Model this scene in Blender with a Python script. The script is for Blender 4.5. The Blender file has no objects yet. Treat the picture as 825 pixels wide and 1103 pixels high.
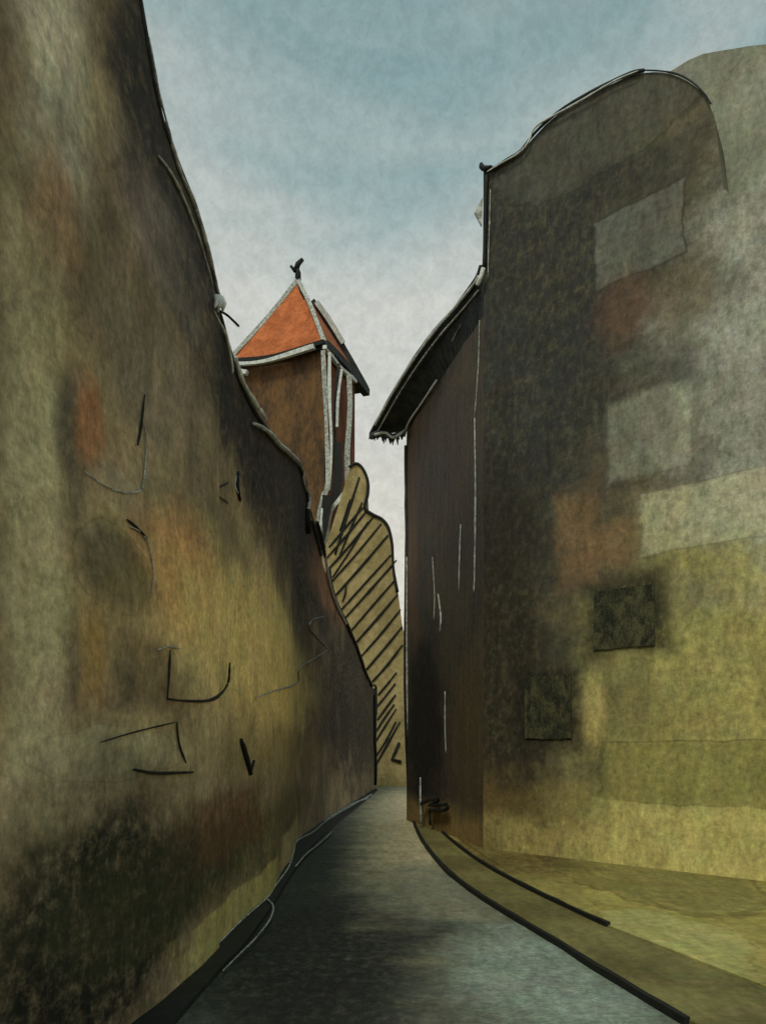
import bpy, math, random
from mathutils import Vector, noise
random.seed(7)
C = bpy.context.scene
R = math.radians
F, CX, HY, H = 900.0, 412.5, 800.0, 2.4      # focal (px of an 825 px wide picture), centre, horizon, eye height

# ------------------------------------------------------------------ helpers
def ground(px, py, z=0.0):
    d = (H - z) * F / (py - HY)
    return Vector(((px - CX) / F * d, d, z))
def at(px, py, d):
    return Vector(((px - CX) / F * d, d, H + (HY - py) / F * d))
def lerp(pts, x):
    if x <= pts[0][0]: return pts[0][1]
    for (a, b), (c, d) in zip(pts, pts[1:]):
        if x <= c: return b + (d - b) * (x - a) / (c - a)
    return pts[-1][1]
def smooth_line(pts, n=6):
    """Catmull-Rom through points"""
    P = [Vector(p) for p in pts]
    if len(P) < 3: return P
    out = []
    for i in range(len(P) - 1):
        p0 = P[i-1] if i else P[0]*2 - P[1]
        p1, p2 = P[i], P[i+1]
        p3 = P[i+2] if i + 2 < len(P) else P[-1]*2 - P[-2]
        for k in range(n):
            t = k / n
            out.append(0.5*((2*p1) + (p2-p0)*t + (2*p0-5*p1+4*p2-p3)*t*t + (-p0+3*p1-3*p2+p3)*t**3))
    out.append(P[-1]); return out

def empty(name, loc, label, cat, group=None):
    o = bpy.data.objects.new(name, None); C.collection.objects.link(o)
    o.location = loc; o['label'] = label; o['category'] = cat
    if group: o['group'] = group
    o.empty_display_size = 0.3
    return o
def mesh(name, verts, faces, mat, parent=None, uvs=None, smooth=False, label=None, kind=None):
    m = bpy.data.meshes.new(name)
    off = Vector(parent_origin(parent))
    m.from_pydata([tuple(Vector(v) - off) for v in verts], [], faces)
    if uvs is not None:
        l = m.uv_layers.new(name='UVMap')
        for lp in m.loops: l.data[lp.index].uv = uvs[lp.vertex_index]
    m.materials.append(mat)
    if smooth:
        for p in m.polygons: p.use_smooth = True
    m.update()
    o = bpy.data.objects.new(name, m); C.collection.objects.link(o)
    if parent: o.parent = parent
    if label: o['label'] = label
    if kind: o['kind'] = kind
    return o
def parent_origin(p):
    v = Vector((0, 0, 0))
    while p is not None: v += p.location; p = p.parent
    return v
def tag(o, label, cat, group=None):
    o['label'] = label; o['category'] = cat
    if group: o['group'] = group
    return o

class MB:
    def __init__(s): s.v, s.f = [], []
    def tube(s, pts, rad, n=7, rough=0.0, flat=1.0):
        pts = [Vector(p) for p in pts]; base = len(s.v); N = len(pts)
        for i, p in enumerate(pts):
            t = (pts[min(i+1, N-1)] - pts[max(i-1, 0)])
            if t.length < 1e-6: t = Vector((0, 0, 1))
            t.normalize()
            up = Vector((0, 1, 0)) if abs(t.y) < 0.8 else Vector((0, 0, 1))
            a = t.cross(up).normalized(); b = t.cross(a)
            r = rad[i] if isinstance(rad, (list, tuple)) else rad
            if rough: r *= 1 + rough * noise.noise(p * (1.2/max(r, .01)) * .05) * .8
            for k in range(n):
                an = 2*math.pi*k/n + (math.pi/4 if n == 4 else 0)
                s.v.append(p + a*math.cos(an)*r + b*math.sin(an)*r*flat)
        for i in range(N-1):
            for k in range(n):
                q = base + i*n
                s.f.append((q+k, q+(k+1) % n, q+n+(k+1) % n, q+n+k))
        s.f.append(tuple(base+k for k in range(n))[::-1])
        s.f.append(tuple(base+(N-1)*n+k for k in range(n)))
        return s
    def prism(s, poly, vec):
        """closed polygon extruded by vec"""
        b = len(s.v); n = len(poly); vec = Vector(vec)
        s.v += [Vector(p) for p in poly] + [Vector(p) + vec for p in poly]
        s.f.append(tuple(range(b, b+n))); s.f.append(tuple(range(b+2*n-1, b+n-1, -1)))
        for i in range(n):
            j = (i+1) % n; s.f.append((b+i, b+n+i, b+n+j, b+j))
        return s
    def build(s, name, mat, parent=None, smooth=False, **k):
        o = mesh(name, s.v, s.f, mat, parent, smooth=smooth, **k)
        import bmesh
        bm = bmesh.new(); bm.from_mesh(o.data); bmesh.ops.recalc_face_normals(bm, faces=bm.faces); bm.to_mesh(o.data); bm.free()
        return o

# ------------------------------------------------------------------ materials
def lin(c):
    return tuple(((x/255)/12.92 if x/255 <= .04045 else ((x/255+.055)/1.055)**2.4) for x in c)
def alb(c, gain=1.0):
    return tuple(min(.75, max(.008, x*gain)) for x in lin(c)) + (1,)
class NT:
    def __init__(s, name):
        s.m = bpy.data.materials.new(name); s.m.use_nodes = True
        s.t = s.m.node_tree; s.n = s.t.nodes; s.l = s.t.links
        s.b = s.n['Principled BSDF']
    def put(s, sock, v):
        if v is None: return
        if isinstance(v, bpy.types.NodeSocket): s.l.new(v, sock)
        else: sock.default_value = v
    def math(s, op, a, b=None, c=None, clamp=False):
        n = s.n.new('ShaderNodeMath'); n.operation = op; n.use_clamp = clamp
        s.put(n.inputs[0], a); s.put(n.inputs[1], b)
        if c is not None: s.put(n.inputs[2], c)
        return n.outputs[0]
    def vmath(s, op, a, b=None):
        n = s.n.new('ShaderNodeVectorMath'); n.operation = op
        s.put(n.inputs[0], a); s.put(n.inputs[1], b)
        return n.outputs['Value'] if op in ('LENGTH', 'DISTANCE') else n.outputs[0]
    def noise(s, vec, scale, detail=4, rough=.6, dist=0, color=False):
        n = s.n.new('ShaderNodeTexNoise'); s.put(n.inputs['Vector'], vec)
        n.inputs['Scale'].default_value = scale; n.inputs['Detail'].default_value = detail
        n.inputs['Roughness'].default_value = rough; n.inputs['Distortion'].default_value = dist
        return n.outputs['Color' if color else 'Fac']
    def map(s, vec, sc=(1, 1, 1), loc=(0, 0, 0), rot=(0, 0, 0)):
        n = s.n.new('ShaderNodeMapping'); s.put(n.inputs['Vector'], vec)
        n.inputs['Scale'].default_value = sc; n.inputs['Location'].default_value = loc; n.inputs['Rotation'].default_value = rot
        return n.outputs[0]
    def rng(s, v, a, b, c=0., d=1., smooth=True):
        n = s.n.new('ShaderNodeMapRange'); n.interpolation_type = 'SMOOTHSTEP' if smooth else 'LINEAR'
        s.put(n.inputs[0], v)
        for i, x in enumerate((a, b, c, d)): n.inputs[i+1].default_value = x
        return n.outputs[0]
    def mix(s, f, a, b, mode='MIX'):
        n = s.n.new('ShaderNodeMix'); n.data_type = 'RGBA'; n.blend_type = mode
        s.put(n.inputs[0], f); s.put(n.inputs[6], a); s.put(n.inputs[7], b)
        return n.outputs[2]

def washed(name, base, base2, stains, gain, uv=True, contrast=1.0, rough=.92, bump=.5, streak=(2.2, .45), fine=14, skew=1.0, spec=.2):
    """limewash / plaster with stained patches. stains: (u0,v0,u1,v1,rgb,strength,soft,shape,edge)"""
    s = NT(name)
    tc = s.n.new('ShaderNodeTexCoord'); p = tc.outputs['UV'] if uv else tc.outputs['Object']
    big = s.noise(s.map(p, (.35, .5, 1)), 1.0, 4, .6, .6)
    col = s.mix(s.rng(big, .36, .64), alb(base, gain), alb(base2, gain)); WB = (1.06, .96, 1.0)
    nzA = s.noise(s.map(p, (.55, .8, 1), (3.7, 1.9, 5.)), 1.5, 5, .62, 0, True)
    wA = s.vmath('MULTIPLY', s.vmath('SUBTRACT', nzA, (.5, .5, .5)), (1, 1, 0))
    br = s.rng(s.noise(s.map(p, (streak[0]*2.5, streak[1]*5, 1)), 1.5, 4, .75), .25, .6, .45, 1.)
    desat = lambda c: tuple(x*.84 + .16*sum(c)/3 for x in c)
    for i, (u0, v0, u1, v1, rgb, st, soft, shape, edge) in enumerate(stains):
        rgb = desat(rgb)
        hx, hy = max(abs(u1-u0)/2, .02), max(abs(v1-v0)/2, .02)
        cx, cy = (u0+u1)/2, (v0+v1)/2
        q = s.map(p, (1/hx, 1/hy, 1), (-cx/hx, -cy/hy, 0))
        kx = 1.1*(1 if i % 2 else -1); w = s.vmath('MULTIPLY', wA, (kx, 1.1, 0) if soft > .15 else (kx*.4, .4, 0))
        q2 = s.vmath('ADD', q, w)
        if shape == 'box':
            sp = s.n.new('ShaderNodeSeparateXYZ'); s.put(sp.inputs[0], q2)
            d = s.math('MAXIMUM', s.math('ABSOLUTE', sp.outputs[0]), s.math('ABSOLUTE', sp.outputs[1]))
        else:
            sp = s.vmath('MULTIPLY', q2, (1, 1, 0)); d = s.vmath('LENGTH', sp)
        m = s.rng(d, 1-soft, 1+soft, st, 0.)
        # dry-brush breakup
        m = s.math('MULTIPLY', m, br)
        col = s.mix(m, col, alb(rgb, gain))
        if edge:
            e = s.math('SUBTRACT', 1.0, s.math('MULTIPLY', s.math('ABSOLUTE', s.math('SUBTRACT', d, 1.0+soft*.3)), 22.0), clamp=True)
            e = s.math('MULTIPLY', e, edge)
            col = s.mix(e, col, alb(tuple(x*.45 for x in rgb), gain))
    st = s.noise(s.map(p, (streak[0], streak[1], 1)), 1.6, 5, .68, .4)
    v = s.rng(st, .25, .75, 1-.34*contrast, 1+.34*contrast, False)
    diag = s.noise(s.map(p, (6, 3.0, 1), (0, 0, 0), (0, 0, .8)), 1.4, 5, .7, .5)
    v = s.math('MULTIPLY', v, s.rng(diag, .25, .75, 1-.22*contrast, 1+.22*contrast, False))
    fn = s.noise(p, fine, 4, .78)
    v = s.math('MULTIPLY', v, s.rng(fn, .25, .75, 1-.42*contrast, 1+.42*contrast, False))
    cm = s.n.new('ShaderNodeCombineXYZ')
    for k in range(3): s.put(cm.inputs[k], v)
    tint = s.noise(s.map(p, (.9, .9, 1), (5, 2, 8)), 2.2, 4, .6, .5, True)
    tv = s.vmath('ADD', s.vmath('MULTIPLY', s.vmath('SUBTRACT', tint, (.5, .5, .5)), (.35, .22, .3)), WB)
    col = s.mix(1.0, col, cm.outputs[0], 'MULTIPLY'); col = s.mix(1.0, col, tv, 'MULTIPLY')
    s.put(s.b.inputs['Base Color'], col)
    s.b.inputs['Roughness'].default_value = rough; s.b.inputs['Specular IOR Level'].default_value = spec
    bp = s.n.new('ShaderNodeBump'); bp.inputs['Strength'].default_value = bump; bp.inputs['Distance'].default_value = .03
    hh = s.math('ADD', s.math('MULTIPLY', fn, .5), s.math('ADD', s.math('MULTIPLY', diag, .5), st))
    s.put(bp.inputs['Height'], hh); s.put(s.b.inputs['Normal'], bp.outputs[0])
    return s.m
def rough_mat(name, c1, c2, gain, scale=3., rough=.85, bump=.4, stretch=(1, 1, 1), spec=.25):
    s = NT(name); tc = s.n.new('ShaderNodeTexCoord'); p = s.map(tc.outputs['Object'], stretch)
    a = s.noise(p, scale, 6, .7, .5); b = s.noise(p, scale*7, 4, .75)
    f = s.math('ADD', s.math('MULTIPLY', a, .6), s.math('MULTIPLY', b, .4))
    s.put(s.b.inputs['Base Color'], s.mix(s.rng(f, .4, .62), alb(c1, gain), alb(c2, gain)))
    s.b.inputs['Roughness'].default_value = rough; s.b.inputs['Specular IOR Level'].default_value = spec
    bp = s.n.new('ShaderNodeBump'); bp.inputs['Strength'].default_value = bump; bp.inputs['Distance'].default_value = .02
    s.put(bp.inputs['Height'], f); s.put(s.b.inputs['Normal'], bp.outputs[0])
    return s.m

G = 2.2      # display colour -> base colour on the shaded walls
CHALK = rough_mat('chalky_lime', (150, 150, 148), (215, 218, 215), 1.3, 5, .95, .5)
CHALKD = rough_mat('worn_lime', (96, 96, 94), (176, 176, 172), 1.3, 7, .95, .5)
INK = rough_mat('black_iron', (14, 15, 16), (30, 30, 30), 1.0, 6, .7, .4)
SLATE = rough_mat('dark_slate', (34, 38, 40), (62, 66, 68), 1.0, 3, .8, .6)

def add_bump(m, tex, strength, dist):
    nt_ = m.node_tree; b = nt_.nodes['Principled BSDF']; tcn = nt_.nodes.new('ShaderNodeTexCoord')
    if tex == 'tiles':
        t = nt_.nodes.new('ShaderNodeTexWave'); t.bands_direction = 'Z'; t.wave_profile = 'SAW'; t.inputs['Scale'].default_value = .75; t.inputs['Distortion'].default_value = 1.2
        nt_.links.new(tcn.outputs['Object'], t.inputs['Vector']); out = t.outputs['Fac']
    else:
        t = nt_.nodes.new('ShaderNodeTexVoronoi'); t.feature = 'DISTANCE_TO_EDGE'; t.inputs['Scale'].default_value = 5.5
        nt_.links.new(tcn.outputs['UV'], t.inputs['Vector'])
        mr = nt_.nodes.new('ShaderNodeMapRange'); mr.inputs[2].default_value = .12; nt_.links.new(t.outputs['Distance'], mr.inputs[0]); out = mr.outputs[0]
    bp = nt_.nodes.new('ShaderNodeBump'); bp.inputs['Strength'].default_value = strength; bp.inputs['Distance'].default_value = dist
    old = b.inputs['Normal'].links[0].from_socket
    nt_.links.new(old, bp.inputs['Normal']); nt_.links.new(out, bp.inputs['Height']); nt_.links.new(bp.outputs[0], b.inputs['Normal'])
# ------------------------------------------------------------------ walls along a plan line
class Wall:
    def __init__(s, plan, sil, side, disp=.02, seed=0):
        """plan: [(X, d)] near or left first; sil: [(px, py)] the roofline; side: -1 body lies to the left/behind"""
        s.plan = [Vector((x, d)) for x, d in plan]; s.sil = sil; s.side = side; s.disp = disp; s.seed = seed
        s.cum = [0.]
        for a, b in zip(s.plan, s.plan[1:]): s.cum.append(s.cum[-1] + (b-a).length)
    def pos(s, u):
        for i in range(len(s.plan)-1):
            if u <= s.cum[i+1] or i == len(s.plan)-2:
                t = (u - s.cum[i]) / (s.cum[i+1]-s.cum[i]); p = s.plan[i].lerp(s.plan[i+1], t)
                dr = (s.plan[i+1]-s.plan[i]).normalized(); n = Vector((dr.y, -dr.x)) * s.side
                return p, n
    def off(s, u, z):
        v = noise.noise(Vector((u*.45, z*.5, s.seed)))*1.6 + noise.noise(Vector((u*1.7, z*1.5, s.seed+9)))*.5
        return v * s.disp
    def u_of(s, px):
        r = (px - CX) / F
        best = None
        for i, (a, b) in enumerate(zip(s.plan, s.plan[1:])):
            fa, fb = a.x - r*a.y, b.x - r*b.y
            if (fa <= 0 <= fb) or (fb <= 0 <= fa):
                t = fa / (fa - fb) if fa != fb else 0
                return s.cum[i] + t*(s.cum[i+1]-s.cum[i])
        return 0. if abs(s.plan[0].x/s.plan[0].y - r) < abs(s.plan[-1].x/s.plan[-1].y - r) else s.cum[-1]
    def uz(s, px, py):
        u = s.u_of(px); p, n = s.pos(u)
        return u, H + (HY-py)/F*p.y
    def pt(s, px, py, out=.0):
        u, z = s.uz(px, py); p, n = s.pos(u); o = s.off(u, z) + out
        return Vector((p.x + n.x*o, p.y + n.y*o, z))
    def at_uz(s, u, z, out=0.):
        p, n = s.pos(u); o = s.off(u, z) + out
        return Vector((p.x + n.x*o, p.y + n.y*o, z))
    def top(s, u):
        p, n = s.pos(u); px = CX + p.x/p.y*F
        return H + (HY - lerp(s.sil, px))/F*p.y
    def stains(s, L):
        out = []
        for (x0, y0, x1, y1, rgb, st, soft, shape, edge) in L:
            xm, ym = (x0+x1)/2, (y0+y1)/2
            ua, ub = s.u_of(x0), s.u_of(x1); pm, _ = s.pos(s.u_of(xm))
            za, zb = H+(HY-y1)/F*pm.y, H+(HY-y0)/F*pm.y
            lo = CX + s.plan[0].x/s.plan[0].y*F; hi = CX + s.plan[-1].x/s.plan[-1].y*F
            ua, ub = min(ua, ub), max(ua, ub)
            if min(lo, hi) - 2 > x0 and lo < hi or (lo > hi and x1 > lo + 2): ua = -ub*.9
            if (lo < hi and x1 > hi + 2) or (lo > hi and x0 < hi - 2): ub = s.cum[-1] + (s.cum[-1]-ua)*.8
            out.append((ua, za, ub, zb, rgb, st, soft, shape, edge))
        return out
    def build(s, name, u0, u1, mat, parent, depth=5., step=.35, nz=26, proud=0., back=None, base=-.3, label=None):
        nu = max(3, int((u1-u0)/step)); V, UV, Fc = [], [], []
        for i in range(nu+1):
            u = u0 + (u1-u0)*i/nu; t = s.top(u)
            t += noise.noise(Vector((u*2.2, 3.3, s.seed)))*.05
            for j in range(nz+1):
                z = base + (t-base)*j/nz
                V.append(s.at_uz(u, z, proud)); UV.append((u, z))
        W = nz+1
        for i in range(nu):
            for j in range(nz):
                q = i*W+j; Fc.append((q, q+W, q+W+1, q+1))
        # body behind: top, back and ends
        nb = len(V)
        for i in range(nu+1):
            u = u0 + (u1-u0)*i/nu; p, n = s.pos(u)
            dd = depth(u) if callable(depth) else depth
            bv = Vector(back).normalized()*dd if back else Vector((-n.x, -n.y))*dd
            zt = V[i*W+nz].z
            V.append(Vector((p.x+bv.x, p.y+bv.y, zt-.02))); UV.append((u, zt+dd))
            V.append(Vector((p.x+bv.x, p.y+bv.y, base))); UV.append((u, -dd))
        for i in range(nu):
            a, b = nb+2*i, nb+2*i+2
            Fc.append((i*W+nz, (i+1)*W+nz, b, a)); Fc.append((a, b, b+1, a+1))
        for i, o in ((0, nb), (nu, nb+2*nu)):
            Fc.append(tuple(i*W+j for j in range(W)) + (o, o+1))
        return mesh(name, V, Fc, mat, parent, uvs=UV, smooth=False, label=label)
    def stroke(s, name, pix, wpx, mat, parent, out=.0, taper=True, n=5, label=None, rough=.5):
        P = smooth_line([Vector((a, b, 0)) for a, b in pix], n)
        pts, rad = [], []
        for i, q in enumerate(P):
            v = s.pt(q.x, q.y, out); r = wpx*(.62 if mat in (CHALK, CHALKD) and wpx > 2.1 else .5)*v.y/F
            if taper: r *= .45 + .75*math.sin(math.pi*(i+.7)/(len(P)+.4))**.6
            pts.append(v); rad.append(r)
        mb = MB(); mb.tube(pts, rad, 6, rough); return mb.build(name, mat, parent, True, label=label)

# ================================================================== LEFT SIDE
LP = [(-2.75, .8), (-2.45, 4.6), (-2.1, 7.1)] + [(ground(x, y).x, ground(x, y).y) for x, y in
      [(215, 1045), (250, 1008), (290, 968), (312, 932), (320, 908), (352, 884), (385, 863), (404, 851)]]
LS = [(0, -620), (60, -380), (110, -150), (136, -40), (150, 42), (160, 90), (172, 140), (184, 172), (197, 205), (208, 240), (220, 285), (231, 320),
      (233, 338), (240, 358), (246, 378), (256, 410), (272, 445), (296, 475), (318, 496), (328, 518), (333, 548), (345, 600), (360, 640), (376, 680), (391, 715), (402, 742), (405, 760)]
L = Wall(LP, LS, 1, .03, 1)
l_st = L.stains([
  (0, -300, 90, 190, (150, 150, 124), .8, .5, 'ell', 0),
  (95, -60, 250, 335, (40, 40, 38), .95, .45, 'ell', 0),
  (120, 200, 215, 320, (100, 94, 84), .75, .35, 'ell', 0),
  (20, 150, 78, 290, (118, 88, 54), .7, .5, 'ell', 0),
  (0, 300, 62, 880, (140, 136, 98), .75, .4, 'box', 0),
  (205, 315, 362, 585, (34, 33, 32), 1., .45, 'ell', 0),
  (110, 330, 215, 480, (92, 86, 72), .6, .5, 'ell', 0),
  (52, 400, 92, 540, (62, 58, 48), .85, .4, 'ell', 0),
  (76, 410, 108, 510, (124, 80, 46), .8, .45, 'ell', 0),
  (92, 505, 150, 555, (120, 112, 88), .7, .3, 'ell', 0),
  (150, 560, 235, 690, (152, 104, 54), .85, .5, 'ell', 0),
  (190, 610, 345, 770, (182, 150, 84), .95, .5, 'ell', 0),
  (335, 590, 372, 665, (146, 104, 66), .75, .4, 'ell', 0),
  (72, 568, 157, 656, (46, 48, 38), .95, .3, 'ell', .3),
  (78, 655, 106, 765, (124, 98, 46), .7, .5, 'box', 0),
  (120, 690, 180, 762, (42, 40, 34), .92, .3, 'box', 0),
  (190, 620, 320, 800, (170, 142, 78), .65, .6, 'ell', 0),
  (78, 780, 200, 850, (120, 114, 74), .6, .5, 'ell', 0),
  (335, 660, 420, 860, (28, 23, 18), .97, .35, 'ell', 0),
  (230, 780, 350, 850, (96, 84, 44), .6, .5, 'ell', 0),
  (40, 785, 190, 840, (120, 120, 88), .7, .3, 'ell', .25),
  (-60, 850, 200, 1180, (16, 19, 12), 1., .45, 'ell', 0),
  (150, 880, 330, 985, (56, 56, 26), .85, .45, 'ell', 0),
  (118, -60, 178, 170, (36, 36, 34), .9, .5, 'ell', 0),
  (160, 130, 222, 260, (44, 43, 41), .85, .5, 'ell', 0),
  (222, 325, 256, 500, (34, 33, 32), 1., .5, 'ell', 0),
  (250, 380, 296, 560, (36, 34, 33), 1., .5, 'ell', 0),
  (290, 455, 350, 580, (38, 35, 33), 1., .5, 'ell', 0),
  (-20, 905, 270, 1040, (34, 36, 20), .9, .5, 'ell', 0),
  (193, 852, 285, 925, (70, 48, 28), .8, .35, 'box', 0),
])
# broken pale limewash strip along the foot of the wall
l_st.append((7.2, .02, 13.2, .52, (124, 120, 62), .85, .16, 'box', .5))
l_st.append((14.2, .0, 19.0, .7, (128, 120, 76), .75, .2, 'box', .4))
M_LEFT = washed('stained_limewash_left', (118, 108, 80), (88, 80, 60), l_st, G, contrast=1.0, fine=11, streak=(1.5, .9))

uA = L.u_of(232); uB = L.u_of(347); uEnd = L.cum[-1]
a0 = L.pos(4.0)[0]
houseA = empty('old_house', (a0.x, a0.y, 0), 'tall near house on the left with grey stained wall leaning in against the sky', 'house', 'plastered houses lining the alley')
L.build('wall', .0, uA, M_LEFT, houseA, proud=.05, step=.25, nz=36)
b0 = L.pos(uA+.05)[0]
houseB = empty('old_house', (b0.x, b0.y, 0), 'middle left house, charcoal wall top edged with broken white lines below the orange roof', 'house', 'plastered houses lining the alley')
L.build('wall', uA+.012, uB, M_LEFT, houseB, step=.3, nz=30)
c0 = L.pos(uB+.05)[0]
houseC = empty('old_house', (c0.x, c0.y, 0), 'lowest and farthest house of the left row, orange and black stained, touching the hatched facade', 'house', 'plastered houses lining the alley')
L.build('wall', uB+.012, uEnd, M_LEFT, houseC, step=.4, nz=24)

# roof edges: a dark board with worn lime line on it
L.stroke('roof_edge', [(136, -40), (148, 30), (158, 88), (171, 138), (184, 172), (198, 208), (210, 245), (222, 288), (231, 322)], 5, SLATE, houseA, .055, False, 6)
L.stroke('lime_line', [(150, 40), (160, 92), (170, 128)], 2.2, CHALKD, houseA, .07)
L.stroke('lime_line', [(170, 128), (176, 152), (186, 185), (199, 214), (210, 250), (222, 290), (229, 318)], 3.4, CHALKD, houseA, .07)
L.stroke('lime_line', [(164, 168), (176, 186), (190, 215), (202, 246)], 2.6, CHALKD, houseA, .07)
L.stroke('lime_line', [(190, 215), (204, 250), (214, 282), (222, 308)], 2.0, CHALKD, houseA, .07)
for k in range(4):
    mb = MB(); mb.tube([L.pt(217+k*3.4, 318+k*1.4, .13), L.pt(217+k*3.0, 325+k*.8, .15), L.pt(216+k*3.4, 331+(k % 2)*5, .13)], [.024+.006*(k % 3), .03, .012], 6, .4)
    mb.build('cap_stone', CHALK, houseA, True)
L.stroke('roof_edge', [(234, 336), (241, 360), (247, 380), (257, 411), (273, 446), (296, 475), (317, 496), (328, 518), (333, 548), (344, 598)], 4.5, SLATE, houseB, .02, False)
L.stroke('lime_line', [(225, 335), (234, 352), (240, 366), (246, 392), (247, 402)], 2.4, CHALK, houseB, .05)
L.stroke('lime_line', [(250, 384), (256, 408), (268, 432), (282, 452)], 4.4, CHALK, houseB, .05)
L.stroke('lime_line', [(268, 456), (284, 465), (300, 482), (316, 495), (325, 508)], 4.2, CHALKD, houseB, .05)
L.stroke('lime_line', [(325, 508), (327, 522), (332, 534), (331, 552), (334, 560)], 2.6, CHALK, houseB, .05)
L.stroke('ink_line', [(330, 548), (331, 575)], 5, INK, houseB, .05)
L.stroke('ink_line', [(339, 562), (344, 585), (348, 600)], 5, INK, houseB, .05)
L.stroke('lime_line', [(344, 548), (343, 572), (348, 600), (357, 640), (371, 672)], 2.6, CHALK, houseC, .05)
L.stroke('ink_line', [(353, 613), (358, 640), (372, 672), (385, 702), (392, 722), (400, 738)], 3.6, INK, houseC, .05, False)
L.stroke('ink_line', [(399, 739), (404, 741), (404.3, 770)], 3, INK, houseC, .05, False)
L.stroke('ink_line', [(403, 742), (402.6, 790), (403, 846)], 4.2, INK, houseC, .05, False)
# lines, niches and strokes on the plaster
for pix, w, m, h in [
  ([(148, 450), (151, 470), (152, 490), (148, 520), (143, 529), (125, 531), (105, 523), (84, 508)], 2.0, CHALKD, houseA),
  ([(130, 567), (145, 575), (153, 592), (158, 620), (155, 640)], 2.0, CHALKD, houseA),
  ([(160, 700), (172, 697), (186, 699)], 1.6, CHALKD, houseA),
  ([(174, 700), (173, 722), (171, 752)], 2.4, INK, houseA),
  ([(171, 753), (190, 755), (215, 755), (232, 748), (241, 735), (242, 714)], 3.4, INK, houseA),
  ([(100, 800), (140, 788), (180, 778)], 1.8, INK, houseA),
  ([(181, 778), (183, 800), (190, 822)], 2.6, INK, houseA),
  ([(137, 829), (160, 833), (198, 832)], 4, INK, houseA),
  ([(150, 425), (146, 460), (142, 480)], 3, INK, houseA),
  ([(128, 560), (138, 568), (150, 580)], 3, INK, houseA),
  ([(205, 527), (222, 529), (246, 520)], 2.4, INK, houseB),
  ([(221, 524), (232, 533), (246, 542)], 1.8, INK, houseB),
  ([(257, 508), (256, 524), (259, 540)], 4, INK, houseB),
  ([(255, 512), (254, 524), (258, 534)], 1.4, CHALK, houseB),
  ([(258, 797), (262, 812), (268, 834)], 7, INK, houseB),
  ([(268, 833), (272, 820)], 3, INK, houseB),
  ([(348, 664), (336, 668), (333, 676), (341, 688), (352, 698)], 1.8, CHALKD, houseC),
  ([(352, 700), (330, 714), (320, 722), (319, 736), (296, 744), (272, 752)], 1.8, CHALKD, houseB),
]:
    L.stroke('lime_line' if m in (CHALK, CHALKD) else 'ink_line', pix, w*.82, m, h, .02 if h is not houseA else .065)

# hook of bent iron between the near house and the tower roof
hk = [L.pt(229, 338, .05)]
d0 = hk[0].y
hk += [at(234, 334, d0+.05), at(243, 338, d0+.1), at(251, 345, d0+.2), at(257, 351, d0+.3)]
mb = MB(); mb.tube(smooth_line(hk, 5), .014, 7, .4)
hook = mb.build('iron_hook', INK, None, True)
tag(hook, 'small bent iron hook reaching out from the left roofline towards the orange roof', 'hook')

# ================================================================== TOWER
TG = 1.35
s_ = Vector((.353, .935, 0)); w_ = Vector((-.935, .353, 0))
corner = at(350, 371, 50.)
ez = corner.z
tower = empty('tower', (corner.x-1.5, corner.y+3, 0), 'square brown tower with orange pyramid roof and white edged corners behind the left houses', 'tower')
M_TW = rough_mat('tower_brown_render', (58, 44, 33), (98, 70, 44), TG, .9, .9, .5, (1, 1, .45))
M_TW2 = rough_mat('tower_side_render', (66, 36, 26), (104, 60, 40), TG, 1.2, .9, .5, (1, 1, .3))
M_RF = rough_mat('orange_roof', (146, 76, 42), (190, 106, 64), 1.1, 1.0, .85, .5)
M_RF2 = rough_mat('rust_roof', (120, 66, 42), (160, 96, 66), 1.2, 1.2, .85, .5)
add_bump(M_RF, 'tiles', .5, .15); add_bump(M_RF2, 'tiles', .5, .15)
LS_, LW_ = 6.7, 6.7
# eave corners (outer) and walls inset
A = corner; B = corner + w_*LW_; Cc = corner + s_*LS_; D = Cc + w_*LW_
apex = at(321, 302, 54.2)
wa = corner + w_*.15 + s_*.25; wb = corner + w_*(LW_-.75) + s_*.25; wc = corner + w_*.15 + s_*(LS_-1.9); wd = wb + s_*(LS_-2.15)
def vert(p, z): return Vector((p.x, p.y, z))
# body: front and side walls as separate faces of one part plus a differently coloured side
mb = MB(); mb.prism([vert(p, 0) for p in (wa, wb, wd, wc)], (0, 0, ez-.1)); mb.build('wall', M_TW, tower)
side = [wa + Vector((.03, -.01, 0)), wc + Vector((.03, -.01, 0))]
mb = MB(); mb.prism([vert(side[0]+s_*.1, 8), vert(side[1], 8), vert(side[1], ez-.25), vert(side[0]+s_*.1, ez-.25)], -w_*.05)
mb.build('side_panel', M_TW2, tower, label='narrow red brown side of the tower facing the alley')
# roof: left-front facet and right facet in their own parts, closed underneath
def facet(name, P, mat, th=.18):
    n = (P[1]-P[0]).cross(P[2]-P[0]).normalized()
    if n.z < 0: n = -n
    mb = MB(); mb.prism([p for p in P], -n*th); return mb.build(name, mat, tower)
Dn = D
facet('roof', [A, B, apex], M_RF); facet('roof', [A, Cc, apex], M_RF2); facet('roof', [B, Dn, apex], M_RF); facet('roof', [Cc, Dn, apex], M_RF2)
mb = MB(); mb.prism([A - Vector((0, 0, .22)), B - Vector((0, 0, .22)), D - Vector((0, 0, .22)), Cc - Vector((0, 0, .22))], (0, 0, .1)); mb.build('soffit', SLATE, tower)
def tb(name, pts, r, mat, rough=.5, lab=None):
    mb = MB(); mb.tube(smooth_line(pts, 6) if len(pts) > 2 else [pts[0].lerp(pts[1], t/8) for t in range(9)], r*1.12, 4, rough); return mb.build(name, mat, tower, False, label=lab)
up = Vector((0, 0, 1))
fw = Vector((0, -.25, 0))
tb('ridge', [B+fw*.4, B.lerp(apex, .5)-up*.15+fw*.2, apex], .17, CHALKD)
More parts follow.
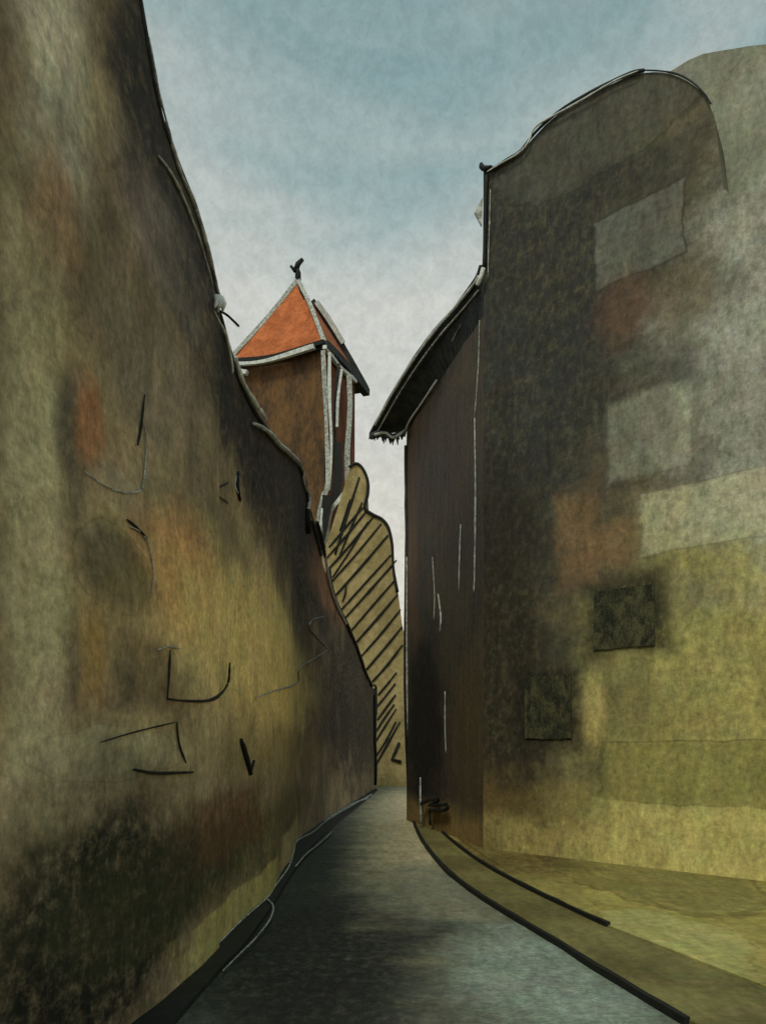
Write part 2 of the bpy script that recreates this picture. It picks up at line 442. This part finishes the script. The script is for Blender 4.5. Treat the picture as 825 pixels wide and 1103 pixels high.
tb('ridge', [A+fw*.4, A.lerp(apex, .5)+up*.25+fw*.3, apex], .15, CHALKD)
tb('ridge', [Cc, Cc.lerp(apex, .45)+up*.35, Cc.lerp(apex, .8)+up*.15], .2, SLATE)
tb('ridge', [Cc.lerp(apex, .35)+up*.45+fw, Cc.lerp(apex, .55)+up*.5+fw, Cc.lerp(apex, .74)+up*.35+fw], .2, CHALK, lab='short broken white strip on the right slope of the tower roof')
tb('eave_board', [B+fw-up*.05, B.lerp(A, .5)+fw-up*.28, A+fw+up*.05], .17, INK)
tb('eave_board', [B+fw*1.6-up*.3, B.lerp(A, .4)+fw*1.6-up*.55, A.lerp(B, .1)+fw*1.6-up*.2], .15, CHALK)
tb('eave_board', [A+fw-up*.1, A.lerp(Cc, .5)+fw-up*.1, Cc+fw*.4-up*.3], .27, SLATE)
tb('eave_board', [A+fw*1.4-up*.3, A.lerp(Cc, .35)+fw*1.8-up*.6, A.lerp(Cc, .72)+fw*1.8-up*.45], .13, CHALK)
# pale corner strips running down to the tapering foot
def tp(px, py, d=49.2): return at(px, py, d)
tb('corner_strip', [tp(348, 378), tp(350, 420), tp(352, 470), tp(353, 520), tp(349, 535)], .17, CHALKD)
tb('corner_strip', [tp(355, 380), tp(355, 430), tp(357, 480), tp(354, 528)], .12, CHALK)
tb('corner_strip', [tp(376, 405, 50), tp(377, 440, 50), tp(374, 490, 50), tp(375, 525, 50)], .19, CHALKD)
tb('timber_strip', [tp(365, 392, 50), tp(362, 430, 50), tp(361, 470, 50), tp(362, 540, 50)], .12, SLATE)
tb('timber_strip', [tp(363, 478, 49.6), tp(364, 510, 49.6), tp(361, 545, 49.6)], .34, INK)
tb('corner_strip', [tp(368, 398, 49.8), tp(364, 430, 49.8), tp(363, 460, 49.8)], .1, CHALK)
tb('foot_brace', [tp(349, 530), tp(344, 550), tp(342, 562)], .15, CHALKD)
tb('foot_brace', [tp(376, 526, 49), tp(366, 538, 49), tp(356, 552, 49), tp(352, 580, 49), tp(349, 604, 49)], .16, CHALK)
tb('foot_brace', [tp(353, 535, 48.6), tp(350, 556, 48.6), tp(345, 580, 48.6)], .3, INK)
tb('bracket', [B+fw*2-up*.3, B+fw*2+(-w_)*.9-up*.9, B+fw*2+(-w_)*1.5-up*1.1], .17, CHALK)
# forked finial
fin = MB(); fin.tube([apex-up*.4, apex+up*.5, at(319, 287, 54.2)], [.22, .17, .15], 8, .3)
fin.tube([at(319, 290, 54.2), at(321, 284, 54.2), at(326, 279, 54.2)], [.17, .17, .15], 8, .3)
fin.tube([at(318, 292, 54.1), at(313, 286, 54.1)], [.13, .08], 7, .3)
fin.tube([apex, at(324, 312, 53.4), at(328, 322, 53)], [.15, .12, .07], 7, .3)
fin.build('finial', INK, tower, True)

# ================================================================== HATCHED GABLE HOUSE closing the alley
HD = 45.5
hp = lambda x, y, d=HD: at(x, y, d)
outline = [(347, 856), (347, 600), (356, 572), (366, 540), (376, 506), (381, 498), (389, 503), (395, 515), (396, 530), (393, 546), (399, 553), (410, 558), (417, 566), (421, 580),
           (424, 604), (426, 622), (429, 640), (433, 672), (439, 700), (446, 856)]
M_HT = rough_mat('ochre_render', (108, 94, 62), (142, 124, 90), 1.5, .5, .92, .5)
hatch = empty('gabled_house', hp(396, 851)*1.0, 'narrow ochre house with black diagonal hatching closing the end of the alley', 'house', 'plastered houses lining the alley')
hatch.location.z = 0
mb = MB(); mb.prism([hp(x, y) for x, y in outline], (0, 4.0, 0)); mb.build('wall', M_HT, hatch)
rim = [(376, 503), (384, 499), (391, 505), (396, 518), (396, 532), (393, 547), (401, 554), (411, 559), (418, 568), (422, 584), (423, 598), (424, 615), (428, 638)]
mb = MB(); mb.tube(smooth_line([hp(x, y, HD-.05) for x, y in rim], 5), .085, 8, .5); mb.build('gable_edge', INK, hatch, True)
lines = []
def lb(y): return lerp([(498, 379), (540, 366), (600, 350), (640, 357), (672, 371), (722, 392), (741, 404), (850, 404)], y)
def rb(y): return lerp([(498, 386), (515, 396), (547, 393), (560, 411), (580, 422), (640, 429), (641, 434), (700, 434), (850, 441)], y)
y = 566
for k in range(26):
    yl = 590 + k*13.2 + random.uniform(-1.5, 1.5)
    if yl > 838: break
    sl = lerp([(560, 1.25), (650, 1.12), (760, 1.25), (840, 1.9)], yl) * random.uniform(.98, 1.02)
    x0 = lb(yl) + random.uniform(-1, 3); x1, y1 = x0, yl
    lim = 3 if random.random() < .6 else -2
    while x1 < rb(y1) - lim and y1 > 500 and x1 < 433: x1 += .5; y1 -= .5*sl
    if yl > 735: x1 -= random.uniform(2, 9); y1 = yl - (x1-x0)*sl
    if x1 - x0 > 6: lines.append((x0, yl, x1, y1))
for (a, b, c, d) in [(361, 597, 387, 514), (366, 572, 377, 538), (366, 598, 390, 541), (358, 622, 396, 562), (369, 648, 373, 630)]: lines.append((a, b, c, d))
for (x0, y0, x1, y1) in lines:
    mx, my = (x0+x1)/2 + random.uniform(-.8, .8), (y0+y1)/2 + random.uniform(.2, 1.4)
    P = smooth_line([hp(x0, y0, HD-.03), hp(mx, my, HD-.03), hp(x1, y1, HD-.03)], 5)
    w = random.uniform(.048, .066)
    mb = MB(); mb.tube(P, [w*(.65+.45*math.sin(math.pi*(i+.8)/(len(P)+.6))) for i in range(len(P))], 6, .4); mb.build('diagonal_batten', INK, hatch, True)
mb = MB(); mb.tube([hp(430, 800, HD-.05), hp(425, 812, HD-.05), hp(422, 818, HD-.05), hp(432, 821, HD-.05)], .08, 6); mb.build('bracket', INK, hatch, True)

# ================================================================== RIGHT LOW HOUSE WITH OVERHANGING EAVE
g1 = ground(438, 884); g2 = Vector((2.2, 18.3, 0))
RP = [(g1.x, g1.y), (2.2, 18.3), (3.6, 10.5)]
R1 = Wall([(g1.x, g1.y), (2.2, 18.3)], [(430, 466), (437, 466), (460, 430), (490, 386), (522, 338)], 1, .015, 5)
r1_st = R1.stains([
  (437, 680, 480, 880, (16, 14, 12), .95, .4, 'ell', 0),
  (438, 470, 450, 700, (76, 52, 34), .6, .35, 'box', 0),
  (480, 440, 520, 640, (48, 42, 36), .6, .5, 'ell', 0),
  (437, 440, 500, 560, (44, 40, 38), .7, .5, 'ell', 0),
  (485, 680, 540, 900, (60, 52, 30), .8, .5, 'ell', 0)])
r1_st.append((-1, -.4, 9, .7, (110, 92, 50), .9, .6, 'box', 0))
M_R1 = washed('dark_umber_render', (44, 41, 37), (54, 48, 38), r1_st, G*.95, contrast=.9, fine=9, streak=(3.5, .35))
low = empty('low_house', (1.6, 22, 0), 'dark brown house on the right with overhanging slate eave jutting over the alley', 'house', 'plastered houses lining the alley')
R1.build('wall', 0, R1.cum[-1]-.01, M_R1, low, depth=5, back=(1, .25), nz=30)
# roof with deep curved eave: outer edge, wall line and a far ridge
outer_px = [(400, 470, 26.6), (412, 448, 25.2), (428, 420, 23.8), (446, 392, 22.3), (468, 362, 21.0), (492, 334, 19.8), (510, 312, 18.9), (517, 301, 18.65), (520, 291, 18.5)]
outer = smooth_line([at(*p) for p in outer_px], 4)
N = len(outer); V, Fc = [], []
for i, o in enumerate(outer):
    t = i/(N-1)
    u = t*(R1.cum[-1]-.02); inn = R1.at_uz(u, 0); zt = R1.top(u)
    inner = Vector((inn.x+.25, inn.y, zt+.05))
    rdg = Vector((inn.x+3.0, inn.y+1.0, max(o.z, zt)+1.9))
    V += [o, inner, rdg, o+Vector((.0, 0, .18)), rdg+Vector((0, 0, .2)), Vector((rdg.x, rdg.y, zt))]
for i in range(N-1):
    a, b = i*6, i*6+6
    Fc += [(a, b, b+1, a+1), (a, a+3, b+3, b), (a+3, a+4, b+4, b+3), (a+4, a+5, b+5, b+4)]
Fc += [(0, 1, 5, 4, 3), tuple(6*(N-1)+k for k in (3, 4, 5, 1, 0))]
mesh('roof', V, Fc, SLATE, low)
def lt(name, pts, r, mat, par=low, rough=.5, n=5):
    mb = MB(); mb.tube(smooth_line(pts, n) if len(pts) > 2 else [pts[0].lerp(pts[1], t/8) for t in range(9)], r, 7, rough); return mb.build(name, mat, par, True)
up1 = Vector((0, 0, .09)); cl = Vector((-.05, -.15, 0))
lt('eave_edge', [o+up1 for o in outer], .075, INK, n=1)
lt('lime_line', [outer[i]+cl for i in range(2, N-4)], .035, CHALK, n=1)
lt('lime_line', [outer[i]+cl+Vector((.14, 0, -.1)) for i in range(1, N-8)], .026, CHALKD, n=1)
lt('lime_line', [at(514, 307, 18.2), at(518, 298, 18.1), at(520.5, 289, 18.1)], [.05, .08, .1][0], CHALK)
lt('lime_line', [R1.pt(439, 470, .1), R1.pt(444, 455, .1), R1.pt(458, 434, .1), R1.pt(474, 410, .1)], .03, CHALK)
tipd = 26.2
lt('lime_line', [at(404, 468, 25.9), at(415, 466, 25.6), at(424, 471, 25.3), at(436, 464, 25)], .045, CHALKD)
mb = MB()
mb.tube(smooth_line([at(400, 470, 26.3), at(412, 466, 25.9), at(422, 470, 25.6), at(436, 465, 25.2)], 4), .09, 6, .6)
for k in range(17):   # frayed dark ends under the eave tip
    x = 400 + k*2.1; dd = 26.3-k*.06; a = at(x, 468, dd); ln = random.uniform(2, 6)+(5 if 6 < k < 14 else 0)
    b = at(x+random.uniform(-3, 2), 469+ln, dd)
    mb.tube([a, a.lerp(b, .5)+Vector((random.uniform(-.04, .04), 0, 0)), b], [.06, .04, .01], 5, .3)
mb.build('frayed_eave', SLATE, low, True)
# corner line, drip lines
R1.stroke('corner_edge', [(438.5, 480), (438.5, 560), (438.5, 640), (438, 700)], 3.5, SLATE, low, .03, False)
mb = MB(); cpt = lambda x, y: at(x, y, g1.y-.12)
mb.tube([cpt(438, 600), cpt(438, 680), cpt(438.6, 740), cpt(440.5, 800), cpt(442, 850), cpt(444, 882)], [.02, .03, .04, .045, .04, .02], 7, .4); mb.build('lime_line', CHALKD, low, True)
mb = MB(); mb.tube([cpt(436.8, 610), cpt(436, 680), cpt(436, 740), cpt(437.5, 800), cpt(440, 850), cpt(444.5, 886)], [.03, .035, .04, .045, .05, .05], 7, .4); mb.build('ink_line', INK, low, True)
for pix, w in [([(517, 345), (515, 400), (512, 450)], 1.8), ([(512, 450), (513, 520), (512, 600), (511, 640)], 2.2), ([(497, 565), (496, 600), (495, 640)], 2.0),
               ([(472, 640), (475, 665), (474, 682)], 2.2), ([(466, 600), (468, 640), (467, 670)], 1.5), ([(480, 745), (480, 780), (481, 812)], 1.6), ([(497, 350), (485, 372), (478, 388)], 1.6)]:
    R1.stroke('lime_line', pix, w*.75, CHALKD, low, .015)
# zigzag bent rod by the corner
mb = MB(); mb.tube(smooth_line([*[R1.pt(x, y, .14) for x, y in ((459, 866), (468, 862), (478, 862), (468, 868), (486, 867), (485, 873), (468, 873))]], 3), .05, 7, .4)
mb.tube([R1.pt(468, 873, .14), R1.pt(469, 889, .14)], .035, 6)
o = mb.build('bent_rod', INK, None, True); tag(o, 'small black zigzag rod at the foot of the dark right house corner', 'rod')
mb = MB(); mb.tube([R1.pt(454, 838, .04), R1.pt(457, 860, .12), R1.pt(461, 886, .2)], [.02, .04, .03], 7, .3); 
o = mb.build('leaning_stick', CHALKD, None, True); tag(o, 'thin pale stick leaning on the dark right house beside the zigzag rod', 'stick')

# ================================================================== RIGHT TALL HOUSE
def p45(px, off=0.):
    r = (px-CX)/F; d = (2.2 + .98*18.3 + off)/(r+.98); return (r*d, d)
T = Wall([(2.2, 18.3), p45(560), p45(600), p45(640), p45(700), p45(775), p45(960)],
         [(519, 178), (530, 181), (548, 172), (562, 163), (572, 150), (584, 137), (602, 122), (620, 110), (650, 94), (680, 80), (700, 77), (720, 78), (738, 84), (754, 95), (764, 106), (769, 118), (770, 150), (773, 200), (784, 210), (960, 190)], -1, .02, 12)
T.side = 1
t_st = T.stains([
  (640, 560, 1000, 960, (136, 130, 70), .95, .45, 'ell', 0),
  (725, 100, 1000, 620, (124, 128, 116), .95, .4, 'ell', 0),
  (600, 860, 980, 960, (136, 130, 70), .8, .4, 'box', 0),
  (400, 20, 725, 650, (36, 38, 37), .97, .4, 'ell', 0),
  (540, 78, 766, 180, (62, 64, 54), .9, .3, 'ell', .5),
  (640, 215, 736, 292, (82, 85, 75), .75, .08, 'box', .7),
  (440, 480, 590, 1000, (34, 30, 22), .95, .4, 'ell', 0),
  (640, 296, 705, 370, (84, 62, 46), .6, .5, 'ell', 0),
  (700, 285, 775, 350, (88, 78, 54), .6, .5, 'ell', 0),
  (600, 530, 645, 625, (112, 86, 54), .6, .4, 'box', 0),
  (640, 560, 692, 612, (112, 84, 52), .6, .5, 'ell', 0),
  (690, 515, 850, 585, (150, 150, 116), .65, .12, 'box', .4),
  (655, 420, 745, 510, (118, 121, 104), .6, .15, 'box', .2),
  (628, 620, 722, 706, (34, 34, 24), .9, .3, 'box', 0),
  (555, 718, 626, 806, (26, 24, 18), .9, .35, 'box', 0),
  (650, 702, 700, 790, (92, 88, 52), .6, .4, 'box', 0),
  (628, 735, 652, 795, (150, 136, 76), .7, .5, 'ell', 0),
  (650, 800, 900, 868, (108, 104, 52), .8, .1, 'box', .5),
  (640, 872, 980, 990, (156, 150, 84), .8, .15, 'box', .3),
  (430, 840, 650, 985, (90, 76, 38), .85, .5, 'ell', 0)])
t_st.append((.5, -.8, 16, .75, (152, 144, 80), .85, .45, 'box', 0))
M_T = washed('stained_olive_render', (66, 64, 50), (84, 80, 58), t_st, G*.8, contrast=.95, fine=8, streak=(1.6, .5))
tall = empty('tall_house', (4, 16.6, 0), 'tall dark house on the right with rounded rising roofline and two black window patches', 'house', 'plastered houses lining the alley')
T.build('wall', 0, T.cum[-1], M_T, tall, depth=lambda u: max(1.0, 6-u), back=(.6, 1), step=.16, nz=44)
T.stroke('roof_edge', [(519, 178), (526, 184), (536, 181), (548, 173), (562, 164), (573, 150), (585, 137), (602, 122), (620, 110), (650, 94), (680, 80), (695, 77)], 3.6, SLATE, tall, .05, False)
T.stroke('roof_edge', [(690, 76), (712, 77), (732, 81), (748, 90), (760, 102), (766, 112)], 1.8, SLATE, tall, .03, False)
T.stroke('lime_line', [(528, 187), (545, 177), (562, 167), (572, 156), (578, 142), (590, 132), (612, 120), (640, 104), (668, 88), (690, 79)], 2.0, CHALK, tall, .1)
T.stroke('ink_line', [(526, 190), (524, 240), (523, 290)], 4, INK, tall, .05, False)
T.stroke('ink_line', [(517, 177), (524, 183), (532, 181)], 4.5, INK, tall, .08)
T.stroke('lime_line', [(530, 205), (528, 260), (527, 300)], 1.2, CHALKD, tall, .05)
# two dark boarded windows, set in shallow reveals
BOARD = rough_mat('dark_boards', (24, 24, 18), (70, 66, 46), 1.5, 3.2, .85, .6, (1.2, 1.2, .9))
def window(x0, y0, x1, y1, lab):
    ua, ub = T.u_of(x0), T.u_of(x1); pm, nn = T.pos((ua+ub)/2)
    z0, z1 = H+(HY-y1)/F*pm.y, H+(HY-y0)/F*pm.y
    fr = None
    n = 6; root = None
    mb = MB()
    for k in range(n):
        a, b = ua+(ub-ua)*k/n, ua+(ub-ua)*(k+1)/n-.003
        jz = random.uniform(-.012, .012)
        P = [T.at_uz(a, z0+jz, .015), T.at_uz(b, z0+jz, .015), T.at_uz(b, z1+jz, .015), T.at_uz(a, z1+jz, .015)]
        mb.prism(P, Vector((nn.x, nn.y, 0))*.02)
    root = mb.build('window', BOARD, tall, label=lab)
    return root
window(640, 634, 706, 698, 'upper black square window patch')
window(566, 728, 616, 796, 'lower black speckled window patch')

# small flap bracket on the tall house's left edge
mb = MB(); mb.prism([at(520, 212, 18.2), at(511, 228, 18.2), at(519, 243, 18.2)], (0, .06, 0)); mb.build('side_flap', CHALKD, tall)

# ================================================================== FAR RIGHT PALE HOUSE
pq = lambda px: ((lambda r: (r*(22.9/(r+.98)), 22.9/(r+.98)))((px-CX)/F))
P3 = Wall([pq(712), pq(780), pq(900), pq(1050)], [(712, 82), (728, 74), (745, 62), (770, 54), (800, 50), (840, 46), (1050, 30)], 1, .02, 20)
p_st = P3.stains([(700, -40, 790, 150, (104, 106, 94), .85, .35, 'ell', .3), (770, 200, 900, 560, (150, 156, 142), .8, .5, 'ell', 0),
                  (770, 600, 900, 980, (140, 134, 70), .85, .4, 'box', 0), (770, 515, 900, 580, (165, 168, 130), .7, .1, 'box', .4)])
M_P = washed('pale_olive_render', (118, 122, 106), (102, 106, 90), p_st, G*.75, contrast=.8, fine=8)
pale = empty('pale_house', (8, 15.5, 0), 'pale grey green house at the right edge, behind the tall dark house', 'house', 'plastered houses lining the alley')
P3.build('wall', 0, P3.cum[-1], M_P, pale, depth=4, back=(.7, 1), step=.3, nz=30)

# ================================================================== GROUND
def sheet(name, poly, z, mat, sub=0):
    V = [Vector((p[0], p[1], z)) for p in poly]
    return mesh(name, V, [tuple(range(len(V)))], mat, None, uvs=[(v.x, v.y) for v in V], kind='structure')
def gst(L_):
    out = []
    for (x0, y0, x1, y1, rgb, st, soft, shape, edge) in L_:
        a, b = ground((x0+x1)/2, y1), ground((x0+x1)/2, y0); m = (a.y*b.y)**.5
        out.append(((x0-CX)/F*m, a.y, (x1-CX)/F*m, b.y, rgb, st, soft, shape, edge))
    return out
GG = 1.0
M_GR = washed('earth', (96, 92, 54), (76, 74, 46), [], GG, contrast=.9, fine=6)
sheet('ground', [(-400, -60), (400, -60), (400, 900), (-400, 900)], 0, M_GR)
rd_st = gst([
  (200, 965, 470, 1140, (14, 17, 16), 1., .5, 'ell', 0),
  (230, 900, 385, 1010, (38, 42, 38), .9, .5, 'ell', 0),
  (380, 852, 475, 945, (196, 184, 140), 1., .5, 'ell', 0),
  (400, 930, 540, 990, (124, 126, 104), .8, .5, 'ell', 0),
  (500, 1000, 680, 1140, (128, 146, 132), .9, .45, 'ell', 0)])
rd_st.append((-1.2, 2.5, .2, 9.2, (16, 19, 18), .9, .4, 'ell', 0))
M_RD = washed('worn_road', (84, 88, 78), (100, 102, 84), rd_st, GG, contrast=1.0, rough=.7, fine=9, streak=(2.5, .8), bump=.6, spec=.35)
add_bump(M_RD, 'cobble', .35, .02)
kin = [(445, 885), (450, 898), (458, 912), (472, 930), (490, 948), (520, 970), (560, 995), (600, 1019), (640, 1045), (740, 1106)]
kp = smooth_line([ground(x, y) for x, y in kin], 5)
kp2 = smooth_line([ground(x, y) for x, y in [(463, 885), (476, 899), (494, 915), (520, 934), (560, 957), (610, 982), (655, 1003)]], 5)
near = [(2.9, 4), (3.2, -3)]
lpoly = [(p.x-.3, p.y) for p in L.plan]
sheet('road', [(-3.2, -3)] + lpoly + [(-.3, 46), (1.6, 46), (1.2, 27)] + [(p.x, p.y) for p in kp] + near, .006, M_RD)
# pavement between the two dark kerb lines, then the verge up to the tall house
v_st = gst([(600, 905, 780, 990, (112, 106, 54), .85, .1, 'ell', .5), (520, 930, 620, 1000, (132, 124, 64), .7, .3, 'ell', .3), (660, 985, 800, 1060, (160, 158, 92), .8, .2, 'ell', .3),
            (480, 900, 620, 950, (78, 60, 28), .8, .3, 'ell', 0)])
M_V = washed('pale_olive_earth', (156, 146, 82), (130, 120, 62), v_st, GG*1.0, contrast=.8, fine=7)
M_PV = washed('pavement', (112, 108, 66), (92, 86, 52), [], GG, contrast=.8, fine=8)
def slab(name, poly, z0, z1, mat):
    n = len(poly); V = [Vector((x, y, z1)) for x, y in poly] + [Vector((x, y, z0)) for x, y in poly]
    Fc = [tuple(range(n))] + [(i, n+i, n+(i+1) % n, (i+1) % n) for i in range(n)]
    return mesh(name, V, Fc, mat, None, uvs=[(v.x, v.y) for v in V], kind='structure')
kk2 = [(p.x, p.y) for p in kp2]
slab('pavement', [(p.x+.02, p.y) for p in kp] + [(3.9, 4), (3.9, 7)] + [(k[0]+.3, k[1]-.2) for k in kk2[::-1][:1]] + kk2[::-1] + [(1.6, 25.6)], 0, .05, M_PV)
vp = kk2 + [(3.95, 7), (4.3, 2), (4.5, -3), (16, -3), (16, 12), p45(900), p45(775), (3.9, 16.9), (2.1, 18.8), (1.35, 25.8)]
slab('verge', vp, 0, .07, M_V)
def kerb(name, P, w, h, mat, lab):
    V, Fc = [], []
    P = [Vector((p.x, p.y, 0)) for p in P]; n = len(P)
    for i, p in enumerate(P):
        t = (P[min(i+1, n-1)]-P[max(i-1, 0)]).normalized(); s = Vector((-t.y, t.x, 0))*w/2*(1+.35*noise.noise(p*1.3))
        z = h + .01*noise.noise(p*2)
        V += [p-s, p-s*.8+Vector((0, 0, z)), p+s*.8+Vector((0, 0, z)), p+s]
    for i in range(n-1):
        for k in range(3): Fc.append((4*i+k, 4*i+k+1, 4*i+5+k, 4*i+4+k))
    Fc += [(0, 1, 2, 3), (4*n-4, 4*n-3, 4*n-2, 4*n-1)]
    o = mesh(name, V, Fc, mat, None); return tag(o, lab, 'kerb', 'black kerbs edging the road')
kerb('kerb', kp, .075, .075, INK, 'long black kerb curving from the dark house corner to the bottom of the picture')
kerb('kerb', kp2, .065, .11, INK, 'shorter black kerb between pavement and olive verge, ending halfway')
# dark gutter slab on the left with lime lines
gl_out = [(405, 850), (386, 862), (352, 885), (320, 910), (310, 935), (290, 969), (250, 1009), (214, 1046), (150, 1104), (40, 1230)]
gl_in = [(407, 852), (390, 867), (362, 890), (338, 912), (316, 942), (298, 972), (266, 1018), (240, 1046), (190, 1104), (90, 1230)]
go = smooth_line([ground(x, y) for x, y in gl_out], 4); gi = smooth_line([ground(x, y) for x, y in gl_in], 4)
V, Fc = [], []
for a, b in zip(go, gi):
    V += [Vector((a.x-.15, a.y, .07)), Vector((b.x, b.y, .06)), Vector((b.x, b.y, 0))]
for i in range(len(go)-1):
    q = 3*i; Fc += [(q, q+1, q+4, q+3), (q+1, q+2, q+5, q+4)]
GUT = rough_mat('wet_black_stone', (14, 17, 17), (34, 38, 36), 1.0, 3, .6, .5)
gut = empty('kerb', (go[20].x, go[20].y, 0), 'broad black kerb along the foot of the left houses with wavering white lines', 'kerb', 'black kerbs edging the road')
mesh('kerb_stone', V, Fc, GUT, gut)
def gline(pix, w, mat, z=.08):
    P = smooth_line([ground(x, y, z) for x, y in pix], 5); mb = MB(); mb.tube(P, [w/2*p.y/F for p in P], 6, .5, .6); mb.build('lime_line', mat, gut, True)
gline([(400, 856), (375, 870), (352, 884), (338, 896), (320, 906), (316, 918), (311, 934), (296, 955), (287, 968), (262, 990), (236, 1016), (208, 1045)], 2.2, CHALKD)
gline([(318, 934), (330, 920), (345, 908), (358, 896)], 1.8, CHALKD)
gline([(287, 968), (294, 976), (291, 990), (276, 1010), (258, 1028), (240, 1046)], 2.2, CHALKD)
gline([(396, 860), (380, 866), (350, 884)], 3.2, CHALKD)

# ================================================================== SKY, SUN, CAMERA
w = bpy.data.worlds.new('World'); C.world = w; w.use_nodes = True
nt = w.node_tree; nd, lk = nt.nodes, nt.links
bg = nd['Background']
EL, ROT = R(52), R(200)
sky = nd.new('ShaderNodeTexSky'); sky.sky_type = 'NISHITA'; sky.sun_disc = False
sky.sun_elevation = EL; sky.sun_rotation = ROT; sky.air_density = 1.2; sky.dust_density = 2.0; sky.ozone_density = 2.0
tc = nd.new('ShaderNodeTexCoord')
def wn(scale, det, sc, loc=(0, 0, 0), dist=0., rough=.55):
    m = nd.new('ShaderNodeMapping'); lk.new(tc.outputs['Generated'], m.inputs[0]); m.inputs['Scale'].default_value = sc; m.inputs['Location'].default_value = loc
    n = nd.new('ShaderNodeTexNoise'); lk.new(m.outputs[0], n.inputs['Vector']); n.inputs['Scale'].default_value = scale; n.inputs['Detail'].default_value = det
    n.inputs['Distortion'].default_value = dist; n.inputs['Roughness'].default_value = rough; return n.outputs['Fac']
def wm(op, a, b, clamp=False):
    n = nd.new('ShaderNodeMath'); n.operation = op; n.use_clamp = clamp
    for i, x in enumerate((a, b)):
        if isinstance(x, bpy.types.NodeSocket): lk.new(x, n.inputs[i])
        else: n.inputs[i].default_value = x
    return n.outputs[0]
def wr(v, a, b, c, d):
    n = nd.new('ShaderNodeMapRange'); n.interpolation_type = 'SMOOTHSTEP'; lk.new(v, n.inputs[0])
    for i, x in enumerate((a, b, c, d)): n.inputs[i+1].default_value = x
    return n.outputs[0]
def wx(f, a, b, mode='MIX'):
    n = nd.new('ShaderNodeMix'); n.data_type = 'RGBA'; n.blend_type = mode
    for s_i, x in ((0, f), (6, a), (7, b)):
        if isinstance(x, bpy.types.NodeSocket): lk.new(x, n.inputs[s_i])
        else: n.inputs[s_i].default_value = x
    return n.outputs[2]
sep = nd.new('ShaderNodeSeparateXYZ'); lk.new(tc.outputs['Generated'], sep.inputs[0])
el = sep.outputs[2]
big = wn(2.3, 4, (1, 1, 1.7), (3, 1, 0), .6)
cloud = wm('ADD', wr(el, .30, .72, 1.12, .2), wm('MULTIPLY', wm('SUBTRACT', big, .5), 1.9), True)     # veil thick low down, thin overhead
SB = .10
S = 1/SB
teal = wx(1.0, sky.outputs[0], (.84, 1.52, 1.0, 1), 'MULTIPLY')
veil = wx(wr(el, .05, .45, 0., 1.), (.78*S, .71*S, .61*S, 1), (.62*S, .62*S, .58*S, 1))
c1 = wx(wm('MULTIPLY', cloud, .93), teal, veil)
gr = wn(70, 3, (1, 1, 1), (0, 0, 0), .3, .8)
gv = nd.new('ShaderNodeCombineXYZ'); gvv = wr(gr, .25, .75, .90, 1.10)
for k in range(3): lk.new(gvv, gv.inputs[k])
c2 = wx(1.0, c1, gv.outputs[0], 'MULTIPLY')
lk.new(c2, bg.inputs[0]); bg.inputs[1].default_value = SB

sd = bpy.data.lights.new('sun', 'SUN'); sd.energy = 1.5; sd.angle = R(15); sd.color = (1, .90, .76)
so = bpy.data.objects.new('sun', sd); C.collection.objects.link(so)
dirv = Vector((math.sin(ROT)*math.cos(EL), math.cos(ROT)*math.cos(EL), math.sin(EL)))
so.rotation_euler = dirv.to_track_quat('Z', 'Y').to_euler(); so.location = dirv*60

cd = bpy.data.cameras.new('camera'); cam = bpy.data.objects.new('camera', cd); C.collection.objects.link(cam)
cam.location = (0, 0, H); cam.rotation_euler = (R(90), 0, 0)
cd.sensor_fit = 'HORIZONTAL'; cd.sensor_width = 36; cd.lens = 36*F/825
cd.shift_y = (HY-551.5)/825; cd.clip_start = .1; cd.clip_end = 2000
C.camera = cam
C.view_settings.view_transform = 'Standard'; C.view_settings.look = 'None'; C.view_settings.gamma = 1; C.view_settings.exposure = 0
